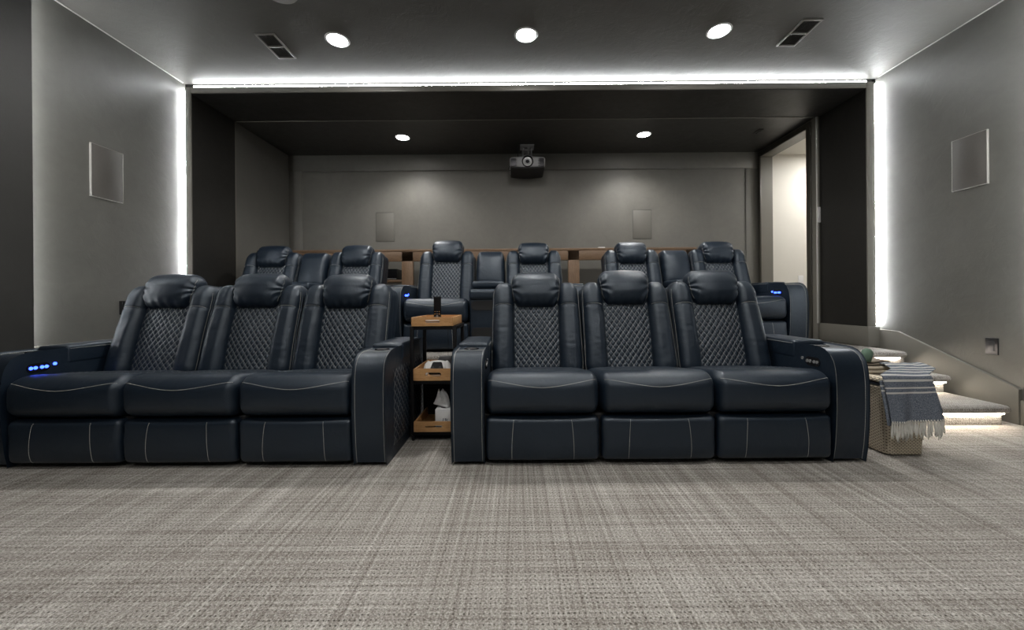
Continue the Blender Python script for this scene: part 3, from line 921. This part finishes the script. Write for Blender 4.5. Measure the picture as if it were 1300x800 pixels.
frame_panel('wall_speaker', -1.81, YB, 1.90, .25, .40, .006, 'y', -1, 'flush rectangular speaker on the left half of the rear wall', 'speaker', (M['spk_b'], M['spk_bf']), 'rear wall speakers', .004)
frame_panel('wall_speaker', 1.72, YB, 1.91, .255, .40, .006, 'y', -1, 'flush rectangular speaker on the right half of the rear wall', 'speaker', (M['spk_b'], M['spk_bf']), 'rear wall speakers', .004)
# switch plates
def plate(x, y, z, sgn, mat, label, w=.075, h=.12, d=.008, inner=None):
    e = empty('switch_plate', (x, y, z), label, 'switch')
    mb = MB(); rbox(mb, (min(0, sgn*d), -w/2, -h/2), (max(0, sgn*d), w/2, h/2), .002, 2); link('cover', mb.mesh('switch_cover', [mat]), e)
    mb = MB(); rbox(mb, (min(sgn*d, sgn*(d+.003)), -.017, -.034), (max(sgn*d, sgn*(d+.003)), .017, .034), .001, 1); link('rocker', mb.mesh('rocker', [inner or mat]), e)
plate(XR, 2.818, .523, -1, M['dark_steel'], 'brushed steel switch plate low on the right wall above the stairs', inner=M['dark_steel'])
plate(XL, 3.125, .85, 1, M['black_gloss'], 'black control plate on the left wall behind the front left sofa', .08, .11, .025)
e = empty('switch_plate', (3.335, 4.262, 1.80), 'white light switch at the right jamb beside the doorway', 'switch')
mb = MB(); rbox(mb, (-.017, -.006, -.085), (.017, 0, .085), .002, 1); link('cover', mb.mesh('jamb_switch', [M['white_plastic']]), e)
mb = MB(); rbox(mb, (-.007, -.010, -.03), (.007, -.006, .03), .001, 1); link('rocker', mb.mesh('jamb_rocker', [M['white_plastic']]), e)
e = empty('wall_outlet', (3.89, YB, 1.13), 'white outlet plate on the hallway wall seen through the doorway', 'outlet')
mb = MB(); rbox(mb, (-.036, -.006, -.058), (.036, 0, .058), .002, 1); link('cover', mb.mesh('outlet_cover', [M['white_plastic']]), e)
# vents
def vent(x, y, z, w, l, label, mats=('vent_paint', 'vent_dark')):
    e = empty('ceiling_vent', (x, y, z), label, 'vent', 'ceiling vents')
    mb = MB(); t = .014
    for lo, hi in (((-w/2, -l/2), (-w/2+t, l/2)), ((w/2-t, -l/2), (w/2, l/2)), ((-w/2+t, -l/2), (w/2-t, -l/2+t)), ((-w/2+t, l/2-t), (w/2-t, l/2)), ((-w/2+t, -.006), (w/2-t, .006))):
        rbox(mb, (lo[0], lo[1], -.012), (hi[0], hi[1], 0), .002, 1)
    link('frame', mb.mesh('vent_frame', M[mats[0]]), e)
    mb = MB(); box(mb, (-w/2+t, -l/2+t, -.003), (w/2-t, l/2-t, 0)); link('backing', mb.mesh('vent_backing', M[mats[1]], flat=True), e)
    mb = MB(); n = 8
    for s in (-1, 1):
        y0, y1 = (-l/2+t+.008, -.012) if s < 0 else (.012, l/2-t-.008)
        for k in range(n):
            xx = -w/2+t+.012 + (w-2*t-.024)*k/(n-1)
            box(mb, (-.0008, y0, -.006), (.0008, y1, .0), 0, Matrix.Translation((xx, 0, -.003)) @ Matrix.Rotation(.6, 4, 'Y'))
    link('louvre', mb.mesh('vent_louvre', M[mats[1]], flat=True), e)
vent(-1.963, 3.17, ZC, .155, .31, 'rectangular ceiling vent left of the left front recessed light')
vent(2.245, 3.06, ZC, .155, .31, 'rectangular ceiling vent right of the right front recessed light')
vent(2.90, 4.62, ZB, .05, .12, 'tiny slot vent in the dark rear ceiling near the doorway', ('vent_dark', 'black_matte'))
mb = MB(); lathe(mb, [(.0001, -.010), (.105, -.009), (.118, -.006), (.122, 0)], n=48)
link('ceiling_speaker', mb.mesh('ceiling_speaker', [M['spk_l']]), loc=(-1.60, 2.60, ZC), label='round flush speaker in the ceiling at the top edge of the photo', cat='speaker')

# ------------------------------------------------------------------ three-tier tray cart
CX0, CX1, CY0, CY1 = -.682, -.388, 2.435, 2.79
cart = empty('tray_cart', ((CX0+CX1)/2, (CY0+CY1)/2, 0), 'black metal three-tier cart standing between the two front sofas', 'cart')
cw, cd = (CX1-CX0)/2, (CY1-CY0)/2
def cpart(name, boxes, mat='black_metal'):
    mb = MB()
    for lo, hi in boxes: rbox(mb, lo, hi, .0015, 1)
    return link(name, mb.mesh(name, M[mat]), cart)
lt = .022
for sx in (-1, 1):
    for sy in (-1, 1):
        x = sx*(cw-lt/2); y = sy*(cd-lt/2)
        cpart('post', [((x-lt/2, y-lt/2, .045), (x+lt/2, y+lt/2, .728))])
for z in (.705, .362, .062-.022):
    cpart('shelf_frame', [((-cw+lt, -cd, z), (cw-lt, -cd+.014, z+.022)), ((-cw+lt, cd-.014, z), (cw-lt, cd, z+.022)),
        ((-cw, -cd+lt, z), (-cw+.014, cd-lt, z+.022)), ((cw-.014, -cd+lt, z), (cw, cd-lt, z+.022)), ((-cw+.014, -cd+.014, z+.016), (cw-.014, cd-.014, z+.020))])
mb = MB()  # dark slatted sheet added in place of the shade behind the cart
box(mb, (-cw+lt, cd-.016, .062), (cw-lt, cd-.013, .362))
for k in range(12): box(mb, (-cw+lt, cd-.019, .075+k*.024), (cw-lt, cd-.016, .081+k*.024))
link('shade_panel', mb.mesh('cart_shade_panel', [M['black_metal']], flat=True), cart)
for sx in (-1, 1):
    for sy in (-1, 1):
        mb = MB(); rot = Matrix.Translation((sx*(cw-.015), sy*(cd-.015), .020)) @ Matrix.Rotation(PI/2, 4, 'Y')
        lathe(mb, [(.0001, .009), (.016, .009), (.020, .005), (.020, -.005), (.016, -.009), (.0001, -.009)], n=20, xf=rot)
        box(mb, (sx*(cw-.015)-.012, sy*(cd-.015)-.008, .018), (sx*(cw-.015)+.012, sy*(cd-.015)+.008, .046))
        link('caster', mb.mesh('caster', [M['black_gloss']]), cart)
def tray(z, hgt, label, slot=(.045, .020)):
    x0, x1, y0, y1 = CX0+.022, CX1-.022, CY0-.006, CY1+.01
    if z > .6: x0, x1 = CX0+.012, CX1-.018
    cx, cy = (x0+x1)/2, (y0+y1)/2; w, d = (x1-x0)/2, (y1-y0)/2
    e = empty('serving_tray', (cx, cy, z), label, 'tray', 'wooden trays on the cart')
    t = .011
    mb = MB(); rbox(mb, (-w+t, -d+t, 0), (w-t, d-t, .009), .001, 1); link('bottom', mb.mesh('tray_bottom', M['oak']), e)
    mb = MB()
    for s in (-1, 1):
        mb = MB(); rbox(mb, (s*(w-t/2)-t/2, -d, 0), (s*(w-t/2)+t/2, d, hgt), .002, 1)
        link('side_wall', mb.mesh('tray_side', M['oak']), e)
    sw, sh = slot; zc = hgt*.52
    for s in (-1, 1):          # end walls with a rounded handle slot: polygon ring
        mb = MB(); n = 10; inner = []
        for i in range(n+1):
            a = -PI/2+PI*i/n; inner.append((sw-sh/2+sh/2*math.cos(a), zc+sh/2*math.sin(a)))
        for i in range(n+1):
            a = PI/2+PI*i/n; inner.append((-sw+sh/2+sh/2*math.cos(a), zc+sh/2*math.sin(a)))
        W2 = w-t-.0005; outer = []
        for (px_, pz_) in inner:
            a = math.atan2((pz_-zc)/(hgt/2), px_/W2); c_, s_ = math.cos(a), math.sin(a)
            k = 1/max(abs(c_), abs(s_)); outer.append((W2*c_*k, hgt/2+(hgt/2)*s_*k))
        # snap corners
        for cxx in (-W2, W2):
            for czz in (0, hgt):
                j = min(range(len(outer)), key=lambda q: (outer[q][0]-cxx)**2+(outer[q][1]-czz)**2); outer[j] = (cxx, czz)
        m = len(inner); ya, yb = (s*(d-t), s*d)
        ya, yb = min(ya, yb), max(ya, yb)
        vs = [(p[0], ya, p[1]) for p in inner]+[(p[0], ya, p[1]) for p in outer]+[(p[0], yb, p[1]) for p in inner]+[(p[0], yb, p[1]) for p in outer]
        fs = []
        for i in range(m):
            j = (i+1) % m
            fs += [(i, j, m+j, m+i), (2*m+j, 2*m+i, 3*m+i, 3*m+j), (j, i, 2*m+i, 2*m+j), (m+i, m+j, 3*m+j, 3*m+i)]
        mb.add(vs, fs)
        link('handle_wall', mb.mesh('tray_handle_wall', M['oak'], flat=True), e)
    return cx, cy
cx, cy = tray(.728, .056, 'topmost wooden tray on the black cart, with a remote standing in it', (.048, .018))
tray(.385, .074, 'middle wooden tray on the black cart, holding a white game controller', (.050, .024))
tray(.062, .064, 'bottom wooden tray on the black cart, holding a tissue box', (.055, .014))
# remote standing upright
rc = empty('remote_control', (-.540, 2.60, .737), 'tall black remote control standing upright in the top tray', 'remote control')
mb = MB(); rbox(mb, (-.024, -.010, 0), (.024, .010, .178), .004, 3); link('body', mb.mesh('remote_body', [M['black_gloss']]), rc)
k = 0
for zz in (.062, .078):
    for xx in (-.014, 0, .014):
        mb = MB(); rbox(mb, (xx-.003, -.0120, zz-.002), (xx+.003, -.0095, zz+.002), .0008, 1); link('button', mb.mesh('remote_button', [M['amber'] if k % 3 != 1 else M['grey_button']]), rc); k += 1
mb = MB(); lathe(mb, [(.0001, .003), (.006, .003), (.008, 0)], n=16, xf=Matrix.Translation((0, -.0095, .046)) @ Matrix.Rotation(PI/2, 4, 'X')); link('button', mb.mesh('remote_dial', [M['grey_button']]), rc)
mb = MB(); rbox(mb, (-.06, -.022, 0), (.06, .022, .030), .010, 3)
link('charger', mb.mesh('charger', [M['white_plastic']]), loc=(-.545, 2.475, .7375), label='white charger seen through the handle slot of the top tray', cat='charger')
mb = MB(); tube(mb, [(-.509, 2.812, .79), (-.510, 2.818, .77), (-.510, 2.83, .60), (-.515, 2.84, .43), (-.52, 2.85, .25), (-.53, 2.86, .02), (-.56, 2.90, .004)], .0018, 6)
link('charging_cable', mb.mesh('charging_cable', [M['black_matte']]), label='thin black cable hanging behind the cart', cat='cable')
# game controller
gc = empty('game_controller', (-.528, 2.520, .412), 'white game controller with black centre resting in the middle tray', 'game controller')
R = Matrix.Rotation(math.radians(58), 4, 'X')
mb = MB()
def gdf(p):
    u = p.x/.055; return Vector((p.x, p.y-.008*u*u, p.z))
rbox(mb, (-.058, .0, -.018), (.058, .062, .018), (.02, .02, .016), 4, (8, 3, 2), gdf, xf=Matrix.Translation((0, 0, .028)) @ R)
for s in (-1, 1):
    tube(mb, [(s*.050, .050, .002), (s*.062, .030, .0), (s*.071, .002, -.002), (s*.074, -.028, -.004), (s*.068, -.040, -.004)], [.018, .022, .020, .016, .008], 14, xf=Matrix.Translation((0, 0, .028)) @ R)
link('shell', mb.mesh('controller_shell', [M['white_plastic']]), gc)
mb = MB()
rbox(mb, (-.052, -.040, .004), (.052, .044, .0225), (.012, .012, .006), 3, (8, 6, 1), lambda p: Vector((p.x*(1-.42*(p.y+.040)/.084), p.y, p.z)), xf=Matrix.Translation((0, 0, .028)) @ R)
link('centre_panel', mb.mesh('controller_centre', [M['black_metal']]), gc)
for s in (-1, 1):
    mb = MB(); lathe(mb, [(.008, 0), (.007, .008), (.010, .010), (.010, .013), (.0001, .013)], (s*.024, -.002, .020), 16, xf=Matrix.Translation((0, 0, .028)) @ R)
    link('thumbstick', mb.mesh('thumbstick', [M['black_matte']]), gc)
mb = MB(); rbox(mb, (-.052, -.035, 0), (.052, .035, .112), (.012, .02, .02), 4, (2, 2, 2), lambda p: Vector((p.x*(1-.12*p.z/.11), p.y, p.z)))
rbox(mb, (-.060, -.042, .0), (.060, .042, .03), .008, 2)
link('charging_dock', mb.mesh('charging_dock', [M['grey_plastic']]), loc=(-.500, 2.665, .3945), label='dark grey charging dock behind the white game controller', cat='dock')
# tissue box
tb = empty('tissue_box', (-.478, 2.53, .0715), 'white tissue box with dark blue lettering in the bottom tray', 'tissue box')
tz = .118; tw = .056
mb = MB(); rbox(mb, (-tw, -.055, 0), (tw, .055, tz), .002, 1); link('carton', mb.mesh('carton', [M['card']]), tb)
mb = MB(); lathe(mb, [(.028, .0005), (.0001, .0006)], (0, 0, tz), 20); link('opening', mb.mesh('carton_opening', [M['black_matte']]), tb)
def tissue():
    mb = MB()
    prof = [(0, -.012, .023), (.10, -.030, .026), (.24, -.080, .025), (.34, -.070, .022), (.60, -.058, .013), (.85, -.050, -.002), (1.0, -.047, -.012)]
    def ed(t):
        for (a, l0, r0), (b, l1, r1) in zip(prof, prof[1:]):
            if t <= b: k = (t-a)/(b-a); return l0+(l1-l0)*k, r0+(r1-r0)*k
        return prof[-1][1:]
    def fn(u, v):
        l, r = ed(v); x = l+u*(r-l)
        fold = .010*math.sin(u*PI*2.4+v*1.2) + .003*math.sin(u*PI*6+v*3)
        return Vector((x, -.01+fold*(.35+v*.6) + .006*noise.noise(Vector((u*4, v*5, 3))), tz-.003+.118*v*(1+.06*math.sin(u*9)) - .012*(1-abs(2*u-1))*(1 if v < .3 else 0)*v*3))
    grid(mb, 30, 26, fn)
    grid(mb, 20, 20, lambda u, v: fn(1-u*.75, v*.86)+Vector((.006*v, .022-.012*v, 0)))
    return mb.mesh('tissue', [M['paper']], angle=180)
ts = link('tissue', tissue(), tb)
sm = ts.modifiers.new('thick', 'SOLIDIFY'); sm.thickness = .0006
def text_mesh(txt, size, mat, shear=.2):
    cu = bpy.data.curves.new('t', 'FONT'); cu.body = txt; cu.size = size; cu.extrude = .0004; cu.shear = shear; cu.align_x = 'CENTER'
    cu.offset = size*.012
    o = bpy.data.objects.new('t', cu); COL.objects.link(o)
    me = bpy.data.meshes.new_from_object(o.evaluated_get(bpy.context.evaluated_depsgraph_get()))
    bpy.data.objects.remove(o); me.materials.clear(); me.materials.append(mat); me.name = 'printed_text'; return me
link('printed_text', text_mesh('Us', .032, M['print_dark']), tb, (.006, -.0553, .040), (PI/2, 0, 0))
mb = MB()
for p in ((-.040, .018), (-.034, .022), (-.046, .020), (-.038, .026)): rbox(mb, (p[0]-.003, -.0556, p[1]-.0025), (p[0]+.003, -.0548, p[1]+.0025), .0003, 1)
link('printed_pattern', mb.mesh('printed_pattern', [M['print_blue']]), tb)
mb = MB(); rbox(mb, (-.052, -.014, 0), (.052, .014, .014), .004, 2)
link('remote_control', mb.mesh('small_remote', [M['black_gloss']]), loc=(-.545, 2.456, .0715), label='black remote lying in the bottom tray, seen through its handle slot', cat='remote control')

# ------------------------------------------------------------------ wicker basket with towel
bk = empty('wicker_basket', (2.165, 2.335, 0), 'tall pale wicker basket standing right of the front right sofa', 'basket')
BH = .442
def bdf(p):
    k = .80 + .20*min(1, p.z/BH); 
    return Vector((p.x*k, p.y*(.92+.08*min(1, p.z/BH)), p.z))
def buv(q):
    nx, ny = abs(q.x)/.135, abs(q.y)/.19
    return ((q.y if nx > ny else q.x), q.z)
mb = MB(); rbox(mb, (-.132, -.195, 0), (.132, .195, .388), (.045, .045, .012), 5, (6, 8, 10), bdf, uvf=buv)
link('body', mb.mesh('basket_body', [M['wicker']]), bk)
mb = MB(); rbox(mb, (-.128, -.190, .387), (.128, .190, .406), (.04, .04, .004), 4, (4, 6, 1)); link('liner', mb.mesh('basket_liner', [M['liner']]), bk, label='navy cloth liner showing below the rim')
mb = MB(); rbox(mb, (-.140, -.203, .404), (.140, .203, BH), (.045, .045, .014), 5, (6, 8, 2), uvf=buv); link('rim', mb.mesh('basket_rim', [M['wicker']]), bk)
# blankets on the rim
def blanket(x, y, z, w, d, h, mat, label, seed, rot=0):
    mb = MB()
    def df(p):
        return Vector((p.x, p.y, p.z + .006*noise.noise(Vector((p.x*14+seed, p.y*14, 0)))*(1 if p.z > .004 else 0)))
    rbox(mb, (-w/2, -d/2, 0), (w/2, d/2, h/2-.001), (.012, .012, h*.22), 4, (10, 10, 1), df)
    rbox(mb, (-w/2+.004, -d/2+.006, h/2), (w/2-.006, d/2-.003, h), (.012, .012, h*.22), 4, (10, 10, 1), df)
    return link('folded_blanket', mb.mesh('folded_blanket', [mat]), loc=(x, y, z), rot=(0, 0, rot), label=label, cat='blanket')
blanket(2.14, 2.335, BH, .22, .19, .040, M['beige_cloth'], 'beige folded blanket lying on the basket rim, under the taupe one', 1)
blanket(2.125, 2.345, BH+.045, .18, .14, .026, M['taupe_cloth'], 'taupe folded blanket on top of the beige one behind the towel', 5, .12)
mb = MB(); tube(mb, [(0, 0, 0), (.004, 0, .035), (.010, 0, .062), (.014, 0, .075)], [.022, .028, .026, .012], 18)
link('rolled_cloth', mb.mesh('rolled_cloth', [M['green']], angle=180), loc=(2.060, 2.285, BH+.066), label='small green rolled cloth poking up beside the sofa arm', cat='cloth')
# towel: draped sheet over the front of the basket
tw_e = empty('striped_towel', (2.132, 2.132, BH), 'blue towel with white stripes and fringe draped over the wicker basket', 'towel')
RR = .020
def towel_pt(u, v):
    """u across 0..1, v runs from back (-.20) over the rim (0) down the front (.25)"""
    x = -.134 + .268*u
    if v < 0:
        b = -v/.17
        zz = .016 + .003*math.sin(u*5+1) + .040*min(1, b*1.3)
        return Vector((x*(1-.08*b) + .115*min(1, b*2.4), -v*.80 + .02*u*b, zz + .010*b*noise.noise(Vector((u*4, v*14, 2)))))
    if v < RR*PI/2:
        a = v/RR; return Vector((x, -RR*math.sin(a), .016 - RR + RR*math.cos(a) + .003*math.sin(u*5+1)*(1-a/1.6)))
    s = (v - RR*PI/2)/.22
    x2 = x*(1+.06*s) + .026*s
    y = -RR - .016*s - .013*math.sin(u*PI*2.6+.6)*s - .004*math.sin(u*19+s*3)*s
    z = .016 - RR - s*.22 + .014*u*s - .008*math.sin(u*PI)*s
    return Vector((x2, y, z))
mb = MB()
grid(mb, 44, 60, lambda u, w_: towel_pt(u, -.17 + w_*.43), uvf=lambda u, w_: (u*.285, -.17+w_*.43), flip=True)
o = link('cloth', mb.mesh('towel_cloth', [M['towel']], angle=180), tw_e)
sm = o.modifiers.new('thick', 'SOLIDIFY'); sm.thickness = .005; sm.offset = 0
mb = MB()   # folded-under layer hanging behind the left edge
grid(mb, 12, 30, lambda u, w_: towel_pt(-.02+.22*u, .03 + w_*.240) + Vector((-.006, .011, -.010)), uvf=lambda u, w_: (u*.05, .05+w_*.240), flip=True)
o = link('under_layer', mb.mesh('towel_under', [M['towel']], angle=180), tw_e)
sm = o.modifiers.new('thick', 'SOLIDIFY'); sm.thickness = .004; sm.offset = 0
mb = MB(); random.seed(3)
for k in range(24):
    u = (k+.5)/24; p = towel_pt(u, .258); Lh = .078+.030*random.random()
    ph = random.uniform(0, 6)
    tube(mb, [p+Vector((0, 0, .006)), p+Vector((0, -.001, -.008))], [.0036, .0052], 7)
    for q in range(3):
        dx = random.uniform(-.007, .007); dy = random.uniform(-.007, .002); Lq = Lh*random.uniform(.75, 1.1); pts = []
        for t in range(7):
            f = t/6
            pts.append(p + Vector((dx*f*1.4 + .0055*math.sin(ph+q*2+f*7)*f, dy*f + .003*math.cos(ph+f*6)*f, .002-Lq*f)))
        tube(mb, pts, [.0024, .0036, .0042, .0042, .0038, .0030, .0012], 7)
link('fringe', mb.mesh('towel_fringe', [M['fringe']], angle=180), tw_e, label='white knotted fringe')

# ------------------------------------------------------------------ world, camera, view
w = bpy.data.worlds.new('World'); scn.world = w; w.use_nodes = True
bg = w.node_tree.nodes['Background']; bg.inputs[0].default_value = (.5, .5, .52, 1); bg.inputs[1].default_value = .02
cam = bpy.data.cameras.new('Camera'); co = bpy.data.objects.new('Camera', cam); COL.objects.link(co)
cam.sensor_width = 36; cam.lens = 490*36/1300; cam.shift_x = -7/1300; cam.shift_y = -20/1300; cam.clip_start = .02
co.matrix_world = Matrix.Translation((0, 0, .893)) @ Matrix.Rotation(PI/2, 4, 'X') @ Matrix.Rotation(-.008, 4, 'Z')
scn.camera = co
vs = scn.view_settings
scn.display_settings.display_device = 'sRGB'
vs.view_transform = 'Standard'; vs.look = 'None'; vs.gamma = 1; vs.use_curve_mapping = False
vs.exposure = 0.0
